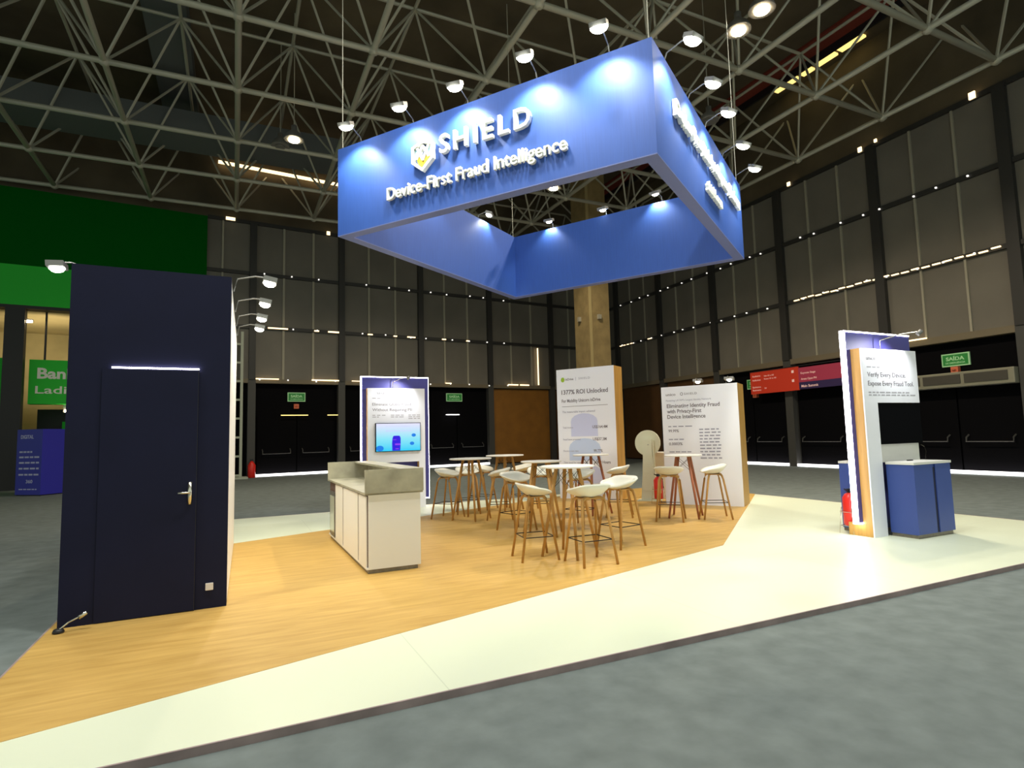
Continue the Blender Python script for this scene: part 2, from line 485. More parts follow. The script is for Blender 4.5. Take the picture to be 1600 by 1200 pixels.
# exit signs
def exit_sign(side, x0, x1, z0, z1, label, big=False):
    rz = RL if side == 'L' else RR
    t = thing('exit_sign', label, 'exit sign', (CX, CY, 0), rz, 'green exit signs over the hall doors')
    obj('sign_frame', box(B(), x0, x1, 0.17, 0.22, z0, z1), 'exitwhite', t)
    obj('sign_plate', box(B(), x0 + .035, x1 - .035, 0.16, 0.17, z0 + .035, z1 - .035), 'exitgreen', t)
    bm = B()
    w = x1 - x0; h = z1 - z0
    text(bm, 'SAÍDA', x0 + w / 2, z0 + h * .46, w * .66, h * .27, 0.159, 0.004, 0.03, 'C')
    text(bm, 'DE EMERGÊNCIA', x0 + w / 2, z0 + h * .20, w * .70, h * .13, 0.159, 0.004, 0.01, 'C')
    obj('sign_lettering', bm, 'exitwhite', t)
    return t
exit_sign('L', -17.55, -16.82, 3.14, 3.53, 'green exit sign above the push-bar doors beside the navy storage room')
exit_sign('L', -10.12, -9.26, 3.2, 3.6, 'green exit sign in the bay between the lit display and the brown panel')
exit_sign('R', 10.3, 11.15, 3.1, 3.5, 'green exit sign partly hidden by the end of the red banner')
exit_sign('R', 17.93, 18.68, 3.14, 3.52, 'green exit sign above the air curtain on the right-hand hall wall')
def alarm(side, x, z, label):
    t = thing('alarm_box', label, 'alarm', (CX, CY, 0), RL if side == 'L' else RR, 'red alarm boxes under the exit signs')
    bm = box(B(), x - .1, x + .1, 0.08, 0.22, z - .1, z + .1)
    obj('case', bm, 'orange', t, bevel=0.01)
    obj('sounder', lathe(B(), [(0.05, 0), (0.05, 0.02), (0.02, 0.03)], 12), 'orange', t, (x, 0.06, z))
alarm('L', -17.2, 2.93, 'small red alarm box under the exit sign beside the navy storage room')
alarm('R', 10.75, 2.83, 'small orange alarm box beneath the half-hidden exit sign')
alarm('R', 18.3, 3.02, 'orange alarm box between the exit sign and the air curtain')

# air curtain unit
t = thing('air_curtain', 'long metal air curtain unit with dark grilles over the double doors', 'air curtain', (CX, CY, 0), RR)
obj('casing', box(B(), 16.7, 19.93, -0.25, 0.2, 2.5, 2.93), 'aircurtain', t, bevel=0.02)
for a, b in ((16.78, 17.5), (17.6, 18.62), (18.72, 19.78)):
    obj('grille', box(B(), a, b, -0.27, -0.25, 2.6, 2.86), 'aircurtain_d', t)

# red wayfinding banner
t = thing('wayfinding_banner', 'long red printed wayfinding banner hung in front of the wall pillar', 'banner', (CX, CY, 0), RR)
obj('banner_sheet', box(B(), 10.95, 13.25, -0.3, -0.26, 2.84, 3.72), 'banner', t)
obj('banner_sheet', box(B(), 13.25, 15.6, -0.3, -0.26, 3.12, 3.66), 'banner_pink', t, )
obj('navy_strip', box(B(), 13.25, 15.6, -0.3, -0.26, 2.86, 3.12), 'banner_navy', t)
bm = B()
for z, s in ((3.52, 'Auditório'), (3.36, 'Auditorium'), (3.08, 'Banheiros'), (2.96, 'Restrooms')):
    tline(t, 'bannertext', s, 11.05, z, 0.42, .07, -0.3, .004)
for z, s in ((3.5, 'Salas 101 a 105'), (3.38, 'Rooms 101 to 105'), (3.02, 'Bar')):
    tline(t, 'bannertext', s, 11.65, z, None, .055, -0.3, .004)
for x, z in ((12.95, 3.5), (12.95, 3.16), (15.3, 3.5)):
    box(bm, x, x + .1, -.304, -.3, z, z + .1)
tline(t, 'bannertext', 'Keynote Stage', 13.35, 3.42, 0.62, .075, -0.3, .004)
tline(t, 'bannertext', 'Arena Open PN', 13.35, 3.2, 0.65, .075, -0.3, .004)
tline(t, 'bannertext', 'Main Summit', 13.35, 2.93, 0.7, .09, -0.3, .004, .01)
obj('banner_arrow_marks', bm, 'bannertext', t)
obj('hanging_rail', box(B(), 10.95, 15.6, -0.32, -0.24, 3.72, 3.75), 'black', t)

# pale ladder frame by the left wall
t = thing('lattice_tower', 'tall pale metal lattice tower against the hall wall behind the storage room', 'tower', (CX, CY, 0), RL)
for x in (-20.0, -19.45):
    obj('upright', box(B(), x - .05, x + .05, -.75, -.65, 0, 5.9), 'latticewhite', t)
for i in range(8):
    obj('crossbar', box(B(), -20.0, -19.45, -.73, -.67, .75 * i + .1, .75 * i + .18), 'latticewhite', t)
obj('base', box(B(), -20.25, -19.2, -1.0, -.4, 0, .08), 'latticewhite', t)
t = thing('fire_extinguisher', 'dark red extinguisher at the foot of the pillar beside the storage room', 'fire extinguisher', (CX, CY, 0), RL)
obj('cylinder', lathe(B(), [(.13, 0), (.15, .03), (.15, .5), (.08, .62), (.03, .68)], 16, (-19.0, -.35, 0)), 'red', t)
obj('valve', box(B(), -19.06, -18.94, -.4, -.3, .68, .76), 'black', t)

# green restroom block
struct('wall_green_upper', box(B(), -45, -20.75, -0.1, 0.3, 7.9, 10.72), 'greendark', (CX, CY, 0), RL)
struct('wall_green_fascia', box(B(), -45, -20.75, -0.18, 0.3, 6.45, 7.9), 'green', (CX, CY, 0), RL)
struct('wall_foyer_back', box(B(), -45, -20.75, 6, 6.2, 0, 6.5), 'beige', (CX, CY, 0), RL)
struct('wall_foyer_ceiling', box(B(), -45, -20.75, 0.3, 6, 6.42, 6.5), 'beige', (CX, CY, 0), RL)
trim(box(B(), -26.95, -26.4, -0.2, 0.2, 0, 6.45), 'black', 'L')
trim(box(B(), -45, -20.75, -0.19, 0.3, 6.35, 6.46), 'black', 'L')
struct('wall_green_side', box(B(), -45, -26.8, 0.25, 0.4, 0, 4.62), 'green', (CX, CY, 0), RL)
t = thing('restroom_sign', 'green box sign reading Banh and Ladies above the foyer', 'sign', (CX, CY, 0), RL)
obj('sign_box', box(B(), -26.3, -21.0, 0.3, 0.8, 3.0, 4.6), 'green', t)
for x in (-25.9, -21.4): obj('hanging_bracket', box(B(), x - .03, x + .03, .5, .56, 4.6, 6.43), 'black', t)
bm = B()
text(bm, 'Banheiro Feminino', -26.06, 3.93, 4.4, .37, .3, .02, .03)
text(bm, 'Ladies Toilet', -26.1, 3.38, 3.0, .27, .3, .02, .01)
obj('sign_lettering', bm, 'letter', t)
t = thing('foyer_lamp', 'small warm lit lamp beside the dark foyer pillar', 'lamp', (CX, CY, 0), RL, 'small foyer lamps')
obj('lamp_body', box(B(), -26.38, -26.2, -.1, .1, 5.9, 6.0), 'lamp', t)
obj('lit_lens', box(B(), -26.36, -26.2, -.12, -.1, 5.86, 5.94), 'lens_warm', t)
t = thing('foyer_lamp', 'small warm lit lamp below the green restroom sign', 'lamp', (CX, CY, 0), RL, 'small foyer lamps')
obj('lamp_body', box(B(), -25.3, -24.95, .5, .7, 2.7, 3.0), 'lamp', t)
obj('lit_lens', box(B(), -25.25, -25.0, .46, .5, 2.72, 2.8), 'lens_warm', t)
t = thing('door_leaf_panel', 'narrow pale green panel in the dark foyer under the restroom sign', 'panel', (CX, CY, 0), RL)
obj('panel', box(B(), -25.45, -24.9, 1.6, 1.7, 0.0, 2.4), 'green', t)
t = thing('dark_foyer_screen', 'dark screen wall standing deep in the foyer', 'screen', (CX, CY, 0), RL)
obj('screen_board', box(B(), -26.3, -21, 2.2, 2.4, 0, 2.9), 'black', t)

add_spot('lamp_light', t, (-26, 2.0, 4.2), (-26, 4.0, 6.6), 150, 150, .5, (1, .85, .55), .2)  # two spots without fixtures, added to brighten the beige foyer
add_spot('lamp_light', t, (-32, 2.0, 4.2), (-32, 4.0, 6.6), 110, 150, .5, (1, .85, .55), .2)
# blue printed totems in front of the foyer
def totem(loc, rz, w, d, h, label, text_on):
    t = thing('blue_totem', label, 'totem', loc, rz, 'blue printed totems by the foyer')
    obj('body', box(B(), 0, w, 0, d, 0.03, h), 'totem', t)
    obj('base', box(B(), 0.03, w - .03, 0.03, d - .03, 0, 0.03), 'black', t)
    if text_on:
        bm = B()
        text(bm, 'DIGITAL', .15, h - .28, w * .5, .11, 0, .004, .02)
        for k, z in enumerate((1.55, 1.36, 1.16, .95, .73)):
            bars(bm, .12, h * z / 2.4, w * (.78 if k else .5), .05, 0, 4, .004)
        text(bm, '360', .42, h * .19, .26, .1, 0, .004, .02)
        bars(bm, .15, h * .09, w * .7, .03, 0, 5, .004)
        obj('printed_lettering', bm, 'totemtext', t)
    return t

# concrete column
t = thing('concrete_column', 'tall ochre concrete column behind the green-logo panel', 'column', (13.73, 20.9, 0), 0)
obj('shaft', box(B(), 0, 1.01, 0, 1.24, 0, DECK), 'concrete', t)
obj('corner_strip', box(B(), -.03, .10, -.03, .02, 0, DECK), 'concrete_lt', t)
for x, y in ((0.45, -.05), (-.05, .75)):
    obj('wall_light', box(B(), x - .08, x + .08, y - .06, y + .06, 6.35, 6.55), 'mullion', t)

# ------------------------------------------------------------------ roof space frame
U0, V0, MM, ZB, ZT = -0.05, 13.57, 2.99, 10.9, 13.5
I0, I1, J0, J1 = -5, 6, -3, 4
tr = thing('roof_space_frame', 'grey tubular steel space frame spanning the dark hall roof', 'roof truss', (0, 0, 0))
def nb(i, j): return Vector((U0 + MM * i, V0 + MM * j, ZB))
def ntp(i, j): return Vector((U0 + MM * (i + .5), V0 + MM * (j + .5), ZT))
for j in range(J0, J1 + 1):
    obj('chord', tube(B(), [nb(I0, j), nb(I1, j)], 0.075, 8), 'steel', tr)
    obj('chord', tube(B(), [ntp(I0 - 1, j), ntp(I1 - 1, j)], 0.05, 6), 'steel', tr)
for i in range(I0, I1 + 1):
    obj('chord', tube(B(), [nb(i, J0), nb(i, J1)], 0.075, 8), 'steel', tr)
    obj('chord', tube(B(), [ntp(i, J0 - 1), ntp(i, J1 - 1)], 0.05, 6), 'steel', tr)
struts = []
for i in range(I0, I1 + 1):
    for j in range(J0, J1 + 1):
        for a in (0, -1):
            for b in (0, -1):
                q = ntp(i + a, j + b); p = nb(i, j)
                mid = (p + q) / 2 - Vector((0, 0, 1.44))
                vis = mid.normalized().dot(_f)
                struts.append((-(vis > 0.74), mid.length, p, q))
struts.sort(key=lambda s: s[:2])
bm_rest = B()
for k, (_, _, p, q) in enumerate(struts):
    if k < 99: obj('strut', tube(B(), [p, q], 0.036, 6), 'steel', tr)
    else: tube(bm_rest, [p, q], 0.04, 5)
o = obj('strut', bm_rest, 'steel', tr); o['kind'] = 'stuff'
nodes = B()
for i in range(I0, I1 + 1):
    for j in range(J0, J1 + 1):
        p = nb(i, j)
        obj('node_joint', lathe(B(), [(.05, -.12), (.13, -.06), (.13, .06), (.05, .12)], 8, tuple(p)), 'steel', tr)

# ducts
t = thing('ventilation_duct', 'wide grey duct running away under the roof above the storage room', 'duct', (0, 0, 0))
obj('duct_body', box(B(), -2.54, -1.40, 8, 26.0, 13.7, 14.3), 'duct', t)
t = thing('ventilation_duct', 'long grey duct crossing the hall in front of the green wall', 'duct', (0, 0, 0))
obj('duct_body', box(B(), -24, 6, 21.9, 23.4, 12.0, 12.8), 'duct', t)

# high-bay lamps in the roof
def bay_lamp(x, y, z, lit, label, r=0.28):
    t = thing('high_bay_lamp', label, 'lamp', (x, y, z), 0, 'high bay lamps in the roof')
    obj('dome_shade', lathe(B(), [(r, -.02), (r, 0), (r * .8, .14), (r * .35, .26), (.08, .3), (.08, .42), (.02, .44)], 20), 'lamp', t)
    obj('lit_lens' if lit else 'dark_lens', lathe(B(), [(r * .55, -.05), (r * .55, -.03)], 16), 'lens_warm' if lit else 'lamp', t)
    obj('hanging_rod', tube(B(), [(0, 0, .44), (0, 0, max(.6, DECK - z))], .015, 6), 'steel', t)
    if lit and y > 5: add_spot('lamp_light', t, (0, 0, -.08), (0, 0, -5), P_BAY, 150, .5, (1.0, .84, .62), .15)
    elif lit: add_spot('lamp_light', t, (0, 0, -.08), (.0, .2, -5), P_FRONT_FILL, 140, .5, (1.0, .98, .90), .3)
bay_lamp(1.48, 17.8, 10.4, True, 'lit warm high bay lamp over the aisle beside the storage room')
bay_lamp(10.25, 9.05, 10.5, True, 'lit warm high bay lamp above the sign corner, lower of the pair')
bay_lamp(10.2, 8.35, 10.5, True, 'lit warm high bay lamp above the sign corner, upper of the pair')
bay_lamp(10.4, 17.9, 10.4, True, 'lit warm high bay lamp seen through the opening of the sign')
for q in ((-3.0, 4.6), (1.2, 3.2), (6.6, 3.0)):  # three unseen lamps added to brighten the front floor and carpet
    bay_lamp(q[0], q[1], 10.4, True, {-3.0: 'added unseen high bay lamp over the storage end of the front aisle', 1.2: 'added unseen high bay lamp over the middle of the front aisle', 6.6: 'added unseen high bay lamp over the kiosk end of the front aisle'}[q[0]])
bay_lamp(12.6, 12.4, 10.6, False, 'unlit grey dome lamp hanging from the space frame by the sign')
bay_lamp(1.2, 19.4, 10.9, False, 'unlit dome lamp next to the warm lamp over the aisle')
# ------------------------------------------------------------------ booth platform
PU0, PU1, PV0, PV1, PZ = -1.27, 10.2, 3.22, 12.03, 0.04
t = thing('booth_platform', 'low raised booth floor of white laminate and honey wood vinyl', 'platform', (0, 0, 0))
obj('white_deck', box(B(), PU0, PU1, PV0, PV1, 0.0, PZ), 'white_floor', t)
obj('wood_deck', prism(B(), [(PU0, 3.64), (5.403, 5.485), (10.2, 9.34), (10.2, PV1), (7.7, PV1), (PU0, 8.70)], PZ - .002, PZ + .002), 'wood_floor', t)
e = .012
for a in ((PU0 - e, PU1 + e, PV0 - e, PV0), (PU0 - e, PU1 + e, PV1, PV1 + e), (PU0 - e, PU0, PV0, PV1), (PU1, PU1 + e, PV0, PV1)):
    obj('edge_trim', box(B(), *a, 0, PZ + .003), 'edge', t)

# ------------------------------------------------------------------ floodlight on an arm
def flood(base, head, target, power, label, group, size=118, r=.095):
    """arm from base to head; the head's lens looks at target"""
    base, head, target = Vector(base), Vector(head), Vector(target)
    t = thing('arm_floodlight', label, 'floodlight', base, 0, group)
    h = head - base
    bm = B()
    tube(bm, [(0, 0, 0), (h.x * .1, h.y * .1, h.z * .8 + .04), (h.x * .6, h.y * .6, h.z + .06), tuple(h + Vector((0, 0, .05)))], .008, 6)
    obj('arm', bm, 'lamp', t)
    d = (target - head).normalized()
    q = d.to_track_quat('-Z', 'Y')
    bm = B()
    box(bm, -.09, .09, -.065, .065, .0, .05)
    hd = obj('lamp_head', bm, 'lamp', t, h); hd.rotation_euler = q.to_euler()
    bm = B(); lathe(bm, [(r * .35, -r * .62), (r * .75, -r * .45), (r, -r * .12), (r, 0)], 18)
    ln = obj('lit_lens', bm, 'lens', t, h); ln.rotation_euler = q.to_euler()
    add_spot('lamp_light', t, h + d * (r * .62 + .02), h + d * 2, power, size, .55, WARM, .05)
    return t

# ------------------------------------------------------------------ hanging sign
SA, SB, SCc, SD = Vector((1.283, 8.299)), Vector((3.906, 4.575)), Vector((7.734, 7.007)), Vector((5.30, 10.939))
SZ0, SZ1, STH = 4.30, 5.58, 0.15
t_sign = thing('hanging_sign', 'large square blue fabric sign with white raised letters hung over the booth', 'hanging sign', (0, 0, 0))
cen = (SA + SB + SCc + SD) / 4
def inset(p): 
    d = cen - p
    return p + d.normalized() * STH * 1.414
outer = [SA, SB, SCc, SD]; inner = [inset(p) for p in outer]
for k, nm in enumerate(('front_face', 'side_face', 'rear_face', 'side_face')):
    a, b, c, d = outer[k], outer[(k + 1) % 4], inner[(k + 1) % 4], inner[k]
    o = obj(nm, prism(B(), [a, b, c, d], SZ0 + .012, SZ1), 'blue', t_sign)
    obj('lower_edge', prism(B(), [a, b, c, d], SZ0, SZ0 + .012), 'blue_frame', t_sign)
def face_frame(a, b):
    d = (b - a); ang = math.atan2(d.y, d.x)
    return (a.x, a.y, 0), ang
def shield_logo(x, z, w, h, y, depth):
    """six-sided badge ring with a crossed-diamond inside; returns white, cyan, gold meshes"""
    def P(px, pz): return (x + px * w, z + pz * h)
    out = [P(0, .14), P(0.5, 0), P(1, .14), P(1, .66), P(.5, 1), P(0, .66)]
    out = [(p[0], 2 * z - p[1]) for p in out]   # flip: point at the bottom, z is the top edge
    cx = sum(p[0] for p in out) / 6; cz = sum(p[1] for p in out) / 6
    inn = [(cx + (p[0] - cx) * .78, cz + (p[1] - cz) * .80) for p in out]
    wbm = B()
    for i in range(6):
        j = (i + 1) % 6
        vprism(wbm, [out[i], out[j], inn[j], inn[i]], y - depth, y)
    def bar(bm, p, q, th):
        p, q = Vector(p), Vector(q); d = (q - p).normalized(); s = Vector((-d.y, d.x)) * th / 2
        vprism(bm, [p - s, q - s, q + s, p + s], y - depth * .8, y)
    def Q(px, pz): return (x + px * w, z - pz * h)
    bar(wbm, Q(.22, .16), Q(.5, .62), w * .09); bar(wbm, Q(.78, .16), Q(.5, .62), w * .09)
    bar(wbm, Q(.5, .16), Q(.22, .55), w * .09); bar(wbm, Q(.5, .16), Q(.78, .55), w * .09)
    cbm = B(); vprism(cbm, [Q(.14, .22), Q(.34, .22), Q(.24, .52), Q(.14, .52)], y - depth * .5, y)
    vprism(cbm, [Q(.66, .22), Q(.86, .22), Q(.86, .52), Q(.76, .52)], y - depth * .5, y)
    gbm = B(); vprism(gbm, [Q(.2, .55), Q(.34, .50), Q(.5, .72), Q(.5, .90), Q(.3, .76)], y - depth * .6, y)
    vprism(gbm, [Q(.8, .55), Q(.7, .76), Q(.5, .90), Q(.5, .72), Q(.66, .50)], y - depth * .6, y)
    return wbm, cbm, gbm
loc, ang = face_frame(SA, SB)
bm = B(); text(bm, 'SHIELD', 1.83, 5.008, 1.30, .243, -.01, .055, .012, 'L', 1.28)
obj('raised_lettering', bm, 'letter', t_sign, loc, ang)['label'] = 'large white raised capitals'
bm = B(); text(bm, 'Device-First Fraud Intelligence', .95, 4.60, 2.62, .165, -.01, .045, .010)
obj('raised_lettering', bm, 'letter', t_sign, loc, ang)['label'] = 'smaller white raised lettering line'
w_, c_, g_ = shield_logo(1.38, 5.262, .345, .415, -.0, .06)
obj('logo_badge', w_, 'letter', t_sign, loc, ang)
obj('logo_facets', c_, 'cyan', t_sign, loc, ang)
obj('logo_chevron', g_, 'gold', t_sign, loc, ang)
loc, ang = face_frame(SB, SCc)
bm = B(); text(bm, 'Device-First Risk Intelligence Platform', .62, 5.005, 3.5, .185, -.01, .05, .022)
obj('raised_lettering', bm, 'letter', t_sign, loc, ang)
bm = B(); text(bm, 'shield.com', 1.98, 4.60, .82, .15, -.01, .045, .02)
obj('raised_lettering', bm, 'letter', t_sign, loc, ang)
for p in outer:
    obj('suspension_cable', tube(B(), [(p.x + (cen.x - p.x) * .02, p.y + (cen.y - p.y) * .02, SZ1), (p.x + (cen.x - p.x) * .02, p.y + (cen.y - p.y) * .02, ZB)], .006, 6), 'steel', t_sign)

KS = .981
front = [(1.318, 7.821), (1.864, 7.085), (2.373, 6.387), (2.903, 5.543), (3.408, 4.806)]
right = [(4.467, 4.568), (5.27, 5.089), (5.958, 5.515), (6.858, 6.105), (7.648, 6.605)]
ORD = ['first', 'second', 'third', 'fourth', 'fifth']
nF = Vector((-.817, -.576)); nR = Vector((.536, -.844))
for k, p in enumerate(front):
    p = Vector(p) * KS; b = Vector(front[k]) - nF * .30
    flood((b.x, b.y, SZ1), (p.x, p.y, 5.62), (b.x - nF.x * -.05, b.y - nF.y * -.05, 4.9), P_SIGN,
          '%s floodlight along the lettered front edge of the blue sign, counted from its far-left corner' % ORD[k], 'floodlights on the sign front edge')
for k, p in enumerate(right):
    p = Vector(p) * KS; b = Vector(right[k]) - nR * .32
    flood((b.x, b.y, SZ1), (p.x, p.y, 5.62), (b.x + nR.x * .05, b.y + nR.y * .05, 4.9), P_SIGN,
          '%s floodlight along the side edge of the blue sign, counted from its nearest corner' % ORD[k], 'floodlights on the sign side edge')
inner_l = [((4.393, 10.075), (4.2, 10.2), (-.55, .84), 'floodlight inside the sign opening on the left wall'),
           ((5.65, 9.95), (5.82, 10.08), (.84, .54), 'floodlight inside the sign opening on the rear wall, nearest the far corner'),
           ((6.322, 9.035), (6.45, 9.10), (.84, .54), 'middle floodlight inside the sign opening on the rear wall'),
           ((6.782, 8.049), (7.02, 8.15), (.84, .54), 'floodlight inside the sign opening on the rear wall, nearest the side face'),
           ((2.95, 9.05), (2.80, 9.28), (-.55, .84), 'floodlight inside the sign opening hidden behind the front face')]
for p, b, n, lab in inner_l:
    flood((b[0], b[1], SZ1), (p[0], p[1], 5.7), (b[0] - n[0] * .0, b[1] - n[1] * .0, 5.0), P_INNER, lab, 'floodlights inside the sign', 120, .06)

# ------------------------------------------------------------------ storage room
t = thing('storage_room', 'tall navy box room with flush door at the platform edge', 'storage room', (0, 0, 0))
SH = 2.93
fl, fr, br, bl = (-1.218, 5.73), (-.042, 5.75), (.008, 9.14), (-1.20, 9.14)
obj('walls', prism(B(), [fl, fr, (br[0] - .012, br[1]), bl], PZ, SH), 'navy', t)
obj('side_panel', prism(B(), [(fr[0] + .0, fr[1] + .03), (br[0] + .004, br[1]), (br[0] - .011, br[1]), (fr[0] - .01, fr[1] + .03)], PZ + .02, SH - .03), 'white', t)['label'] = 'white side facing the counter'
d = obj('door', box(B(), -.985, -.29, 5.722, 5.738, PZ + .01, 2.07), 'navy', t)
bm = B()
tube(bm, [(-.335, 5.716, .93), (-.335, 5.712, 1.02), (-.335, 5.716, 1.115)], .018, 8)
tube(bm, [(-.335, 5.715, 1.03), (-.335, 5.67, 1.03), (-.42, 5.665, 1.03)], .009, 8)
obj('door_handle', bm, 'chrome', d)
bm = B()
box(bm, -.29, -.287, 5.722, 5.74, PZ, 2.08)
obj('door_seam', bm, 'black', t)
obj('lit_door_gap', box(B(), -.92, -.285, 5.72, 5.738, 2.078, 2.088), 'led', t)
obj('wall_socket', box(B(), -.205, -.145, 5.728, 5.742, .195, .255), 'socket', t, bevel=.004)
t = thing('floor_spot', 'small black and chrome uplight at the front-left foot of the storage room', 'lamp', (-1.18, 5.60, PZ + .002))
obj('base', lathe(B(), [(.035, 0), (.04, .01), (.03, .03)], 12), 'black', t)
obj('stem', tube(B(), [(0, 0, .02), (.06, .0, .07), (.13, .02, .10)], .006, 6), 'chrome', t)
obj('lamp_head', tube(B(), [(.12, .02, .09), (.17, .02, .125)], .016, 8), 'chrome', t)

for k, v in enumerate((6.3, 7.3, 8.2, 8.95)):
    u = -.035 + (v - 5.75) * .0147
    flood((u, v, SH), (.30, v, 3.04), (.05, v, 1.6), P_STORE, '%s floodlight on the storage room edge above the counter, counted from the door front' % ORD[k], 'floodlights on the storage room', 110, .06)
flood((-1.2, 6.37, SH), (-1.46, 6.37, 3.04), (-1.35, 6.37, 1.6), P_STORE, 'single floodlight on the green-wall side of the storage room', 'floodlights on the storage room', 110, .06)

# ------------------------------------------------------------------ reception counter
t = thing('reception_counter', 'white bar counter with grey stone top and raised grey end panel', 'counter', (0, 0, 0))
cu0, cu1, cv0, cv1 = 1.26, 1.84, 6.27, 8.94
obj('plinth', box(B(), cu0 + .02, cu1 - .03, cv0 + .02, cv1 - .02, PZ, .09), 'plinth', t)
obj('body', box(B(), cu0 + .02, cu1, cv0, cv1, .085, .85), 'white', t)
obj('worktop', box(B(), cu0 - .015, cu1, cv0 + .005, cv1, .85, .875), 'stone', t)
obj('end_panel', box(B(), cu0 - .02, cu1 + .03, cv0 - .03, cv0 + .0, .87, 1.115), 'stone', t)
obj('end_panel', box(B(), cu0 - .02, cu1 + .03, cv1 - .02, cv1 + .01, .85, 1.115), 'stone', t)
obj('parapet', box(B(), cu1 - .02, cu1 + .03, cv0 + .0, cv1 - .02, .85, 1.10), 'stone', t)
obj('serving_ledge', box(B(), cu1 - .22, cu1 + .03, cv0 + .0, cv1 - .02, 1.09, 1.115), 'stone', t)
obj('door_recess', box(B(), cu0 + .012, cu0 + .021, cv0 + .02, cv1 - .02, .10, .845), 'gap', t)
for a, b in ((6.30, 6.70), (6.755, 7.71), (7.785, 8.36)):
    obj('cabinet_door', box(B(), cu0, cu0 + .018, a, b, .105, .835), 'white', t)
obj('side_rail', box(B(), cu0 + .0, cu0 + .02, cv0, cv1, .085, .105), 'white', t)
d = obj('fridge_door', box(B(), cu0 - .003, cu0 + .018, 8.41, 8.84, .12, .72), 'fridge', t)
obj('glass_pane', box(B(), cu0 - .006, cu0 - .002, 8.45, 8.80, .17, .66), 'glass', d)

# ------------------------------------------------------------------ F-shaped display kiosks
def kiosk(u, v, leg, label, lines, tv_on, cat='display'):
    """leg: 'L' or 'R' side of the header that runs down to the floor"""
    W, H0, H1 = 1.165, .965, 2.45
    LW = .265 if leg == 'L' else .13
    t = thing('display_kiosk', label, cat, (u, v, 0))
    if leg == 'L': shp = [(0, PZ), (LW, PZ), (LW, H0), (W, H0), (W, H1), (0, H1)]
    else: shp = [(W - LW, PZ), (W, PZ), (W, H1), (0, H1), (0, H0), (W - LW, H0)]
    if leg == 'L':
        obj('lower_board', box(B(), LW, W, .06, .078, H0, 1.21), 'white', t)
        obj('wood_body', box(B(), LW, W, .078, .14, H0, 1.74), 'sidewood', t)
        shp = [(0, PZ), (LW, PZ), (LW, 1.742), (W, 1.742), (W, H1), (0, H1)]
    obj('wood_body', vprism(B(), shp, .018, .14), 'sidewood', t)
    obj('front_board', vprism(B(), shp, 0, .018), 'print_white', t)
    lx = 0 if leg == 'L' else W - LW
    obj('wood_foot', box(B(), lx, lx + LW, .14, .34, PZ, .20), 'sidewood', t)
    p0, p1, pz0, pz1 = (-.09, W + .12, .215, 2.68)
    bp = obj('blue_back_panel', box(B(), p0, p1, .14, .20, pz0, pz1), 'panelblue', t)
    bm = B()
    s = .016
    box(bm, p0 - s, p0, .135, .205, pz0 - s, pz1 + s)
    if leg == 'R': box(bm, p1, p1 + s * .5, .15, .205, pz0 - s, pz1 + s)
    box(bm, p0, p1, .135, .205, pz1, pz1 + s)
    if leg == 'L': box(bm, p0, p0 + .09, .135, .205, pz0 - s, pz0)
    else: box(bm, p1 - .12, p1, .135, .205, pz0 - s, pz0)
    obj('led_edge_strip', bm, 'led', t)
    tx0, tx1 = (LW + .004, W + .03) if leg == 'L' else (.14, .14 + .915)
    tv = thing('television', 'black switched-off television on the kiosk beside the blue cabinets' if not tv_on else 'lit television showing a cyan phone graphic on the white kiosk board', 'television', (u, v, 0))
    tz0, tz1 = (1.20, 1.735) if leg == 'L' else (1.18, 1.75)
    obj('tv_case', box(B(), tx0, tx1, (.02 if leg == 'L' else -.055), (.077 if leg == 'L' else 0), tz0, tz1), 'tvblack', tv)
    if tv_on:
        obj('tv_screen', box(B(), tx0 + .012, tx1 - .012, -.058, -.055, tz0 + .012, tz1 - .012), 'screen', tv)
        def q(px, pz): return (tx0 + px * (tx1 - tx0), tz0 + pz * (tz1 - tz0))
        bm = B()
        pts = []
        for cx, cz, a0 in ((.36, .50, 180), (.49, .50, 90)):
            pass
        ph = [q(.36, .03), q(.535, .03), q(.545, .3), q(.545, .46), q(.53, .53), q(.51, .55), q(.40, .55), q(.38, .53), q(.365, .46), q(.355, .3)]
        vprism(bm, ph, -.060, -.058); obj('phone_graphic', bm, 'scr_navy', tv)
        bm = B()
        for a, b, c, dd in ((.37, .45, .40, .42), (.42, .54, .22, .28), (.43, .5, .08, .11)):
            (xa, za), (xb, zb) = q(a, c), q(b, dd); box(bm, xa, xb, -.062, -.060, za, zb)
        obj('phone_stripes', bm, 'scr_violet', tv)
        bm = B()
        for cx, cz, r in ((.09, .12, .075), (.84, .56, .045), (.80, .27, .045)):
            x, z = q(cx, cz); vprism(bm, [(x + r * math.cos(k * math.pi / 8), z + r * .75 * math.sin(k * math.pi / 8)) for k in range(16)], -.060, -.058)
        obj('bubble_graphic', bm, 'scr_blue', tv)
        x, z = q(.22, .86); tline(tv, 'scr_grey', 'Device-First Fraud Intelligence', x, z, .50, .022, -.058, .002)
        x, z = q(.22, .70); tline(tv, 'scr_grey', 'Eliminate Payment Fraud Today', x, z, .52, .028, -.058, .002, .02)
    for s_, x, z, w, h, bo in lines.get('text', ()):
        tline(t, 'text', s_, x, z, w, h, 0, .002, bo)
    bm = B()
    for x, z, w, n in lines.get('bars', ()):
        bars(bm, x, z, w, .014, 0, n)
    lg = B()
    obj('printed_small_print', bm, 'text_soft', t)
    # arm spotlight over the header
    hx = .52
    sp = thing('kiosk_spotlight', 'small arm spotlight over the %s' % ('kiosk with the lit television' if tv_on else 'kiosk beside the blue cabinets'), 'spotlight', (u + hx, v + .07, H1), 0, 'kiosk spotlights')
    obj('arm', tube(B(), [(0, 0, 0), (0, 0, .13), (.12, -.20, .19), (.24, -.40, .20)], .007, 6), 'chrome', sp)
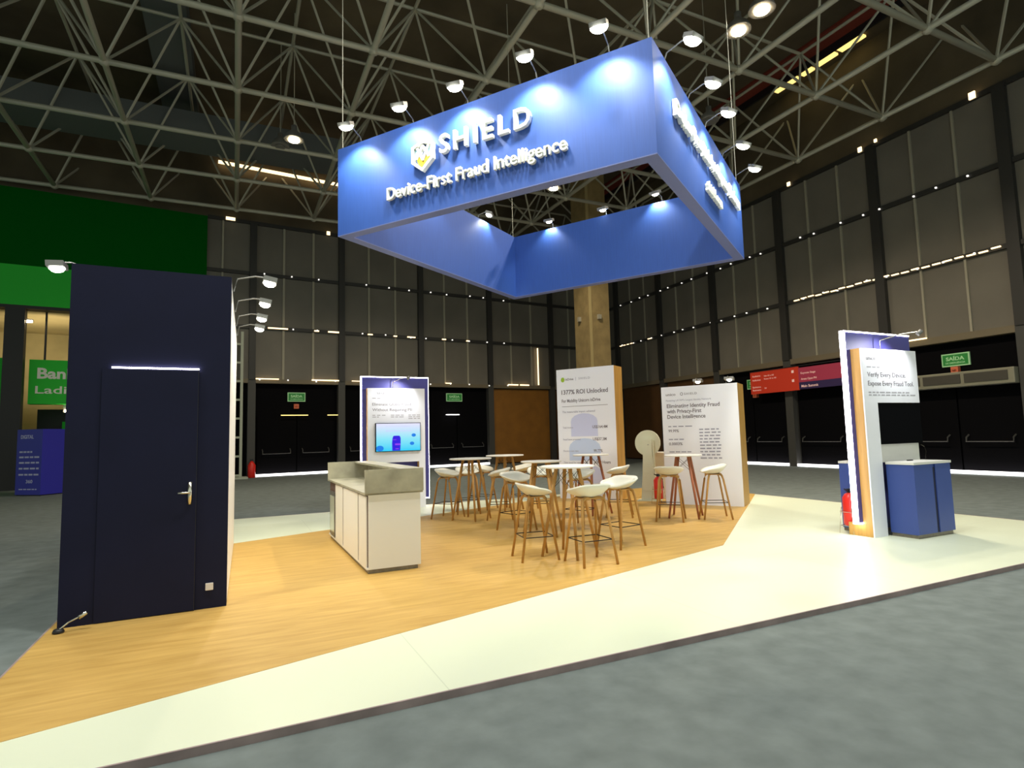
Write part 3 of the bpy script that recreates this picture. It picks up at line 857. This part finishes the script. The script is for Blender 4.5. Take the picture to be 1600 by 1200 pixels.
    hd = obj('lamp_head', tube(B(), [(.24, -.40, .21), (.20, -.37, .16)], .028, 8), 'lamp', sp)
    add_spot('lamp_light', sp, (.17, -.34, .13), (.0, -.08, -.3), P_HEAD, 140, .7, (1, 1, 1), .03)
    return t
kiosk(7.285, 4.824, 'L', 'white header kiosk with oak side and lit edge beside the blue cabinets',
      dict(text=[('unico', .10, 2.30, .18, .05, .0), ('Verify Every Device.', .10, 2.08, .80, .062, .0), ('Expose Every Fraud Tool.', .10, 1.965, .96, .062, .0)],
           bars=[(.10, 2.20, .26, 3), (.10, 1.87, .85, 9), (.10, 1.835, .98, 10)]), False)
kiosk(2.375, 11.658, 'R', 'white display board with lit blue back panel behind the counter',
      dict(text=[('SHIELD', .18, 2.325, .28, .042, .0), ('Eliminate Global Fraud', .09, 2.10, .78, .055, .0), ('Without Requiring PII', .09, 1.99, .80, .055, .0)],
           bars=[(.09, 2.24, .16, 2), (.09, 1.90, .26, 3), (.09, 1.865, .13, 2), (.46, 1.90, .26, 3), (.46, 1.865, .26, 3), (.82, 1.90, .24, 3), (.82, 1.865, .24, 3), (.82, 1.83, .24, 3)]), True)

def blue_cabinet(u0, u1, v0, v1, label, doors=True):
    t = thing('blue_cabinet', label, 'cabinet', (0, 0, 0), 0, 'blue cabinets at the kiosk')
    obj('plinth', box(B(), u0 + .02, u1 - .02, v0 + .02, v1, PZ, .085), 'plinth', t)
    obj('body', box(B(), u0, u1, v0 + .018, v1, .085, .945), 'cabblue', t)
    obj('white_top', box(B(), u0 - .01, u1 + .01, v0 - .01, v1, .945, .975), 'white', t)
    if doors:
        m = (u0 + u1) / 2 + .03
        obj('cabinet_door', box(B(), u0, m - .03, v0, v0 + .018, .09, .94), 'cabblue', t)
        obj('cabinet_door', box(B(), m + .03, u1, v0, v0 + .018, .09, .94), 'cabblue', t)
        obj('finger_recess', box(B(), m - .03, m + .03, v0 + .010, v0 + .018, .09, .90), 'cabgap', t)
    return t
blue_cabinet(7.61, 8.38, 4.48, 4.822, 'blue two-door cabinet with white top in front of the kiosk')
blue_cabinet(7.50, 8.25, 5.03, 5.40, 'blue cabinet with white top behind the kiosk, by the extinguisher', False)
t = thing('looped_cable', 'thin black cable loop hanging beside the switched-off television', 'cable', (8.47, 4.87, .975))
obj('cable', tube(B(), [(0, 0, .20), (.08, 0, .17), (.11, 0, .10), (.09, 0, .03), (.0, -.05, .01)], .004, 6), 'metal', t)
t = thing('remote_control', 'small dark remote lying on the white cabinet top', 'remote control', (7.98, 4.75, .975))
obj('case', box(B(), 0, .09, 0, .03, 0, .012), 'tvblack', t)

# ------------------------------------------------------------------ fire extinguishers
def extinguisher(loc, label, stand):
    t = thing('fire_extinguisher', label, 'fire extinguisher', loc, 0, 'booth fire extinguishers')
    z = .10 if stand else .0
    obj('cylinder', lathe(B(), [(.07, z), (.085, z + .02), (.085, z + .36), (.055, z + .41), (.02, z + .43)], 18), 'red', t)
    obj('valve', box(B(), -.02, .02, -.02, .02, z + .43, z + .48), 'black', t)
    obj('carry_handle', tube(B(), [(-.09, 0, z + .48), (-.02, 0, z + .45), (.05, 0, z + .45)], .010, 6), 'black', t)
    obj('hose', tube(B(), [(.02, 0, z + .43), (.09, -.02, z + .38), (.10, -.02, z + .2)], .009, 6), 'black', t)
    obj('paper_label', box(B(), -.055, -.01, -.094, -.08, z + .12, z + .28), 'label', t)
    if stand:
        bm = B()
        for x in (-.09, .09):
            for y in (-.09, .09):
                tube(bm, [(x * 1.1, y * 1.1, 0), (x * .8, y * .8, .34)], .005, 6)
        for zz in (.10, .28):
            tube(bm, [(-.085, -.085, zz), (.085, -.085, zz), (.085, .085, zz), (-.085, .085, zz), (-.085, -.085, zz)], .004, 6)
        obj('wire_stand', bm, 'chrome', t)
extinguisher((7.385, 5.20, PZ), 'red extinguisher in a wire stand beside the rear blue cabinet', True)
extinguisher((7.45, 9.17, PZ + .002), 'red extinguisher on the wood floor behind the bar stools by the white panel', True)

# ------------------------------------------------------------------ free-standing printed panels
SR = R(-57.2)
def panel(loc, w, h, d, label):
    t = thing('printed_panel', label, 'display panel', (*loc, 0), SR)
    obj('wood_body', box(B(), 0, w, .012, d, PZ, h), 'sidewood', t)
    obj('front_board', box(B(), 0, w, 0, .012, PZ, h), 'print_white', t)
    return t
# right-hand one: right front corner at (8.378, 7.938)
dx = Vector((math.cos(SR), math.sin(SR)))
pw = 1.43
pl = Vector((8.378, 7.938)) - dx * pw
t = panel(pl, pw, 2.305, .56, 'white printed panel with dark headline and oak side beside the white floor')
bm = B()
tline(t, 'text', 'unico', .09, 2.13, .19, .05, 0, .002, .012)
tline(t, 'text', 'SHIELD', .45, 2.135, .24, .04, 0, .002, .008, 'L', 1.3)
tline(t, 'text', 'Eliminating Identity Fraud', .10, 1.895, 1.0, .072, 0, .002, .018)
tline(t, 'text', 'with Privacy-First', .10, 1.79, .66, .072, 0, .002, .018)
tline(t, 'text', 'Device Intelligence', .10, 1.685, .73, .072, 0, .002, .018)
tline(t, 'text', '99.99%', .11, 1.42, .20, .052, 0, .002, .012)
tline(t, 'text', '0.0003%', .11, 1.17, .26, .052, 0, .002, .012)
ring = [(.40 + .03 * math.cos(R(60 * k + 30)), 2.155 + .034 * math.sin(R(60 * k + 30))) for k in range(6)]
rin = [(.40 + .02 * math.cos(R(60 * k + 30)), 2.155 + .023 * math.sin(R(60 * k + 30))) for k in range(6)]
for i in range(6): vprism(bm, [ring[i], ring[(i + 1) % 6], rin[(i + 1) % 6], rin[i]], -.002, 0)
obj('printed_lettering', bm, 'text', t)
bm = B()
tline(t, 'text_blue', "Powering LATAM's Largest Identity Network", .09, 2.02, .86, .036, 0, .002, .0)
bars(bm, .11, 1.52, .46, .02, 0, 4); bars(bm, .11, 1.27, .29, .02, 0, 3); bars(bm, .11, 1.03, .42, .02, 0, 4)
for k in range(10):
    bars(bm, .70 - .0 * k, 1.45 - .06 * k, .36 + .03 * ((k * 7) % 4) / 3, .024, 0, 4)
bars(bm, 1.02, .70, .08, .018, 0, 1)
obj('printed_small_print', bm, 'text_blue', t)

iw = 1.36
il = Vector((7.219, 10.166)) - dx * iw
t = panel(il, iw, 2.865, .46, 'white printed panel with green dot and lavender shapes, oak side')
bm = B()
tline(t, 'text', '1377% ROI Unlocked', .115, 2.31, 1.10, .095, 0, .003, .018)
tline(t, 'text', 'For Mobility Unicorn inDrive', .115, 2.13, .92, .07, 0, .003, .014)
tline(t, 'text', 'inDrive', .225, 2.615, .19, .05, 0, .003, .01)
tline(t, 'text', 'US$164.4M', .83, 1.55, .34, .06, 0, .003, .012)
tline(t, 'text', 'US$37.3M', .83, 1.29, .31, .06, 0, .003, .012)
tline(t, 'text', '99.77%', .84, 1.04, .20, .06, 0, .003, .012)
tline(t, 'text', '> 800 Hours', .84, .80, .37, .06, 0, .003, .012)
box(bm, .12, 1.20, -.003, 0, 2.035, 2.043)
obj('printed_lettering', bm, 'text', t)
bm = B()
tline(t, 'text_blue', 'SHIELD', .54, 2.62, .27, .045, 0, .003, .0, 'L', 1.3)
box(bm, .47, .474, -.003, 0, 2.60, 2.68)
tline(t, 'text_blue', 'The measurable impact achieved', .12, 1.90, .78, .045, 0, .003)
tline(t, 'text_blue', 'Total revenue', .12, 1.56, .25, .04, 0, .003)
tline(t, 'text_blue', 'Fraud losses prevented', .12, 1.30, .42, .04, 0, .003)
tline(t, 'text_blue', 'Device scan rate', .12, 1.05, .36, .04, 0, .003)
tline(t, 'text_blue', 'Time saved for review effort', .12, .80, .57, .04, 0, .003)
obj('printed_small_print', bm, 'text_blue', t)
bm = B(); vprism(bm, [(.155 + .045 * math.cos(R(30 * k)), 2.635 + .055 * math.sin(R(30 * k))) for k in range(12)], -.003, 0)
obj('green_dot_logo', bm, 'lime', t)
def arch(x0, x1, z0, z1):
    p = [(x0, z0), (x1, z0)]
    for k in range(9):
        a = math.pi * k / 8
        p.append(((x0 + x1) / 2 + (x1 - x0) / 2 * math.cos(a), z1 - (x1 - x0) * .28 + (x1 - x0) * .28 * math.sin(a)))
    return p
for q in ((.32, .95, 1.38, 1.88), (.32, 1.02, .38, .78)): obj('lavender_arch', vprism(B(), arch(*q), -.0015, 0), 'lavender', t)
bm = B(); vprism(bm, arch(.26, 1.0, .86, 1.34), -.0015, 0)
obj('pale_blue_shape', bm, 'lavender2', t)
obj('logo_square', box(B(), .14, .32, -.003, 0, .48, .52), 'text_soft', t)

# floodlights behind the right-hand panel
bn = Vector((math.cos(SR + math.pi / 2), math.sin(SR + math.pi / 2)))
for k, s in enumerate((.50, 1.12)):
    b = pl + dx * s + bn * .56; h = b + bn * .33
    flood((b.x, b.y, 2.305), (h.x, h.y, 2.44), (b.x + bn.x * .1, b.y + bn.y * .1, 1.2), 22,
          ('floodlight on the far half of the top edge of the white headline panel', 'floodlight on the near half of the top edge of the white headline panel')[k], 'floodlights on the headline panel', 120, .05)

# ------------------------------------------------------------------ round-headed stand and white box behind
t = thing('round_head_stand', 'ivory stand with a round disc head and flared post on the wood floor', 'stand', (7.70, 9.76, PZ + .002), R(-45))
bm = B()
prof = [(.16, 0), (.145, .2), (.115, .55), (.095, .9), (.095, 1.25)]
for k in range(len(prof) - 1):
    (w0, a), (w1, b) = prof[k], prof[k + 1]
    v = [bm.verts.new(p) for p in ((-w0, -.09, a), (w0, -.09, a), (w0, .09, a), (-w0, .09, a), (-w1, -.08, b), (w1, -.08, b), (w1, .08, b), (-w1, .08, b))]
    for f in ((0, 1, 5, 4), (1, 2, 6, 5), (2, 3, 7, 6), (3, 0, 4, 7)): bm.faces.new([v[i] for i in f])
    if k == 0: bm.faces.new([v[i] for i in (3, 2, 1, 0)])
    if k == len(prof) - 2: bm.faces.new([v[i] for i in (4, 5, 6, 7)])
obj('flared_post', bm, 'stand', t)
bm = B(); vprism(bm, [(.255 * math.cos(R(10 * k)), 1.17 + .265 * math.sin(R(10 * k))) for k in range(36)], .0, .085)
obj('disc_head', bm, 'stand', t)
obj('side_fin', box(B(), .10, .13, -.07, .09, 0, 1.22), 'stand', t)
obj('base_plate', box(B(), -.24, .24, -.16, .16, 0, .015), 'stand', t)
obj('knob', lathe(B(), [(.012, 0), (.012, .01)], 10, (0.02, -.09, 1.13)), 'metal', t)
t = thing('white_side_box', 'low white box with a ledge between the round stand and headline panel', 'box', (8.22, 9.95, PZ + .002), SR)
obj('body', box(B(), -.28, .25, 0, .3, 0, .93), 'white', t)
obj('ledge', box(B(), -.30, .27, -.03, .33, .93, .96), 'white', t)

# ------------------------------------------------------------------ bar stools
def make_stool(label, legm='legwood'):
    t = thing('bar_stool', label, 'bar stool', (0, 0, 0), 0, 'white shell bar stools around the high tables')
    bm = B()
    n, rings = 28, 7
    def surf(r, th, off):
        c, s = math.cos(th), math.sin(th)
        ex = .68
        x = .225 * r * math.copysign(abs(c) ** ex, c)
        y = .19 * r * math.copysign(abs(s) ** ex, s)
        rim = .078 + .056 * s + .012 * abs(c)
        z = .708 + (rim + .012) * r ** 2.2
        return Vector((x * (1 + off * .03), y * (1 + off * .03), z - off * .014))
    layers = []
    for off in (0, 1):
        c0 = bm.verts.new(surf(0, 0, off)); rr = []
        for k in range(1, rings + 1):
            rr.append([bm.verts.new(surf(k / rings, 2 * math.pi * j / n, off)) for j in range(n)])
        layers.append((c0, rr))
        for j in range(n):
            bm.faces.new((c0, rr[0][j], rr[0][(j + 1) % n])).smooth = True
            for k in range(rings - 1):
                bm.faces.new((rr[k][j], rr[k + 1][j], rr[k + 1][(j + 1) % n], rr[k][(j + 1) % n])).smooth = True
    a, b = layers[0][1][-1], layers[1][1][-1]
    for j in range(n): bm.faces.new((a[j], b[j], b[(j + 1) % n], a[(j + 1) % n]))
    obj('seat_shell', bm, 'seat', t)
    for sx in (-1, 1):
        for sy in (-1, 1):
            bm = B()
            tube(bm, [(sx * .03, sy * .06, .698), (sx * .10, sy * .085, .700), (sx * .135, sy * .10, .675), (sx * .15, sy * .115, .62), (sx * .205, sy * .215, 0)], .020, 8, .0145)
            obj('leg', bm, legm, t)
    obj('seat_bracket', box(B(), -.12, .12, -.09, .09, .690, .702), legm, t)
    zf = .26; k = .26 / .62
    x, y = .205 - (.205 - .15) * k, .215 - (.215 - .115) * k
    obj('footrest', tube(B(), [(-x, -y, zf), (x, -y, zf), (x, y, zf), (-x, y, zf), (-x, -y, zf)], .006, 6), 'metal', t)
    return t
def face(frm, to):
    """rotation so that the stool's front (-y) points at the table"""
    d = Vector(to) - Vector(frm)
    return math.atan2(d.y, d.x) + math.pi / 2
T1, T2, T3, T4, T5, T6 = (3.65, 9.40), (4.67, 10.22), (3.94, 7.39), (3.54, 5.99), (5.69, 8.80), (6.68, 7.56)
Zp = PZ + .002
stools = [
    ((3.52, 5.52), T4, 'nearest bar stool, its low back towards the viewer at the front table'),
    ((4.36, 6.13), T4, 'bar stool at the front table on the side nearer the white floor'),
    ((3.12, 6.06), T4, 'bar stool at the front table on the side nearer the counter'),
    ((3.80, 7.95), T3, 'bar stool standing just behind the stool nearest the counter side'),
    ((4.09, 9.20), (3.65, 9.40), 'bar stool with raised back edge at the table in front of the dark doors'),
    ((5.03, 10.20), T2, 'far bar stool with bright seat top in front of the brown wall bay'),
    ((3.37, 9.80), (3.9, 9.2), 'bar stool closest to the lit display board'),
    ((3.90, 10.20), T1, 'bar stool behind the table that is closest to the lit display, seat facing out'),
    ((4.36, 10.62), T2, 'farthest bar stool, showing only a sliver of seat behind another stool'),
    ((4.70, 8.84), T3, 'bar stool seen between the legs of the middle tables, seat facing out'),
    ((4.78, 7.74), T3, 'bar stool half hidden behind the front table top'),
    ((5.86, 8.24), (5.2, 8.75), 'bar stool in front of the oak side of the green-dot panel'),
    ((6.25, 7.42), (6.95, 8.1), 'bar stool with flat back edge towards the viewer at the headline panel table'),
    ((6.97, 7.20), (6.5, 7.5), 'bar stool nearest the headline panel on its white-floor side'),
]
proto = None
for (p, tt, lab) in stools:
    rz = face(p, tt)
    if proto is None:
        proto = make_stool(lab); proto.location = (*p, Zp); proto.rotation_euler = (0, 0, rz)
    else:
        dup(proto, (*p, Zp), rz, lab)

# ------------------------------------------------------------------ high tables
def make_table(pos, r, label, legm='legwood', rz=0.6, h=1.03):
    t = thing('high_table', label, 'table', (*pos, Zp), rz, 'round high tables')
    obj('table_top', lathe(B(), [(r - .01, h - .022), (r, h - .016), (r, h - .004), (r - .006, h)], 40), 'white', t)
    for k in range(4):
        a = math.pi / 4 + k * math.pi / 2
        c, s = math.cos(a), math.sin(a)
        obj('leg', tube(B(), [(c * .13, s * .13, h - .022), (c * .33, s * .33, 0)], .024, 8, .016), legm, t)
    bm = B()
    def lp(k, z):
        a = math.pi / 4 + k * math.pi / 2
        q = .13 + .20 * (h - z) / h
        return (math.cos(a) * q, math.sin(a) * q, z)
    for k in range(4):
        tube(bm, [lp(k, h - .05), lp(k + 1, h - .26)], .003, 5); tube(bm, [lp(k, h - .26), lp(k + 1, h - .05)], .003, 5)
    obj('wire_bracing', bm, 'metal', t)
    obj('mounting_cross', box(B(), -.14, .14, -.02, .02, h - .03, h - .022), 'metal', t)
    return t
make_table(T1, .36, 'round white high table in front of the dark doors, closest to the lit display')
make_table(T2, .36, 'farthest round white high table, before the brown wall bay', rz=.3)
make_table(T3, .29, 'round white high table behind and left of the front table', rz=.9)
make_table(T4, .315, 'round white high table nearest the viewer, with three stools', rz=.5)
make_table(T5, .315, 'round high table with reddish legs before the green-dot panel', 'redwood', rz=.2)
make_table(T6, .30, 'round high table with reddish legs before the headline panel', 'redwood', rz=.7, h=1.01)

# blue totems by the foyer
totem((-4.9, 23.6, 0), R(-39.6), 1.0, .9, 2.0, 'plain blue totem behind the printed one, half hidden by the storage room', False)
totem((-6.0, 22.7, 0), R(-39.6), 1.0, 1.0, 2.0, 'tall blue printed totem by the dark foyer pillar', True)
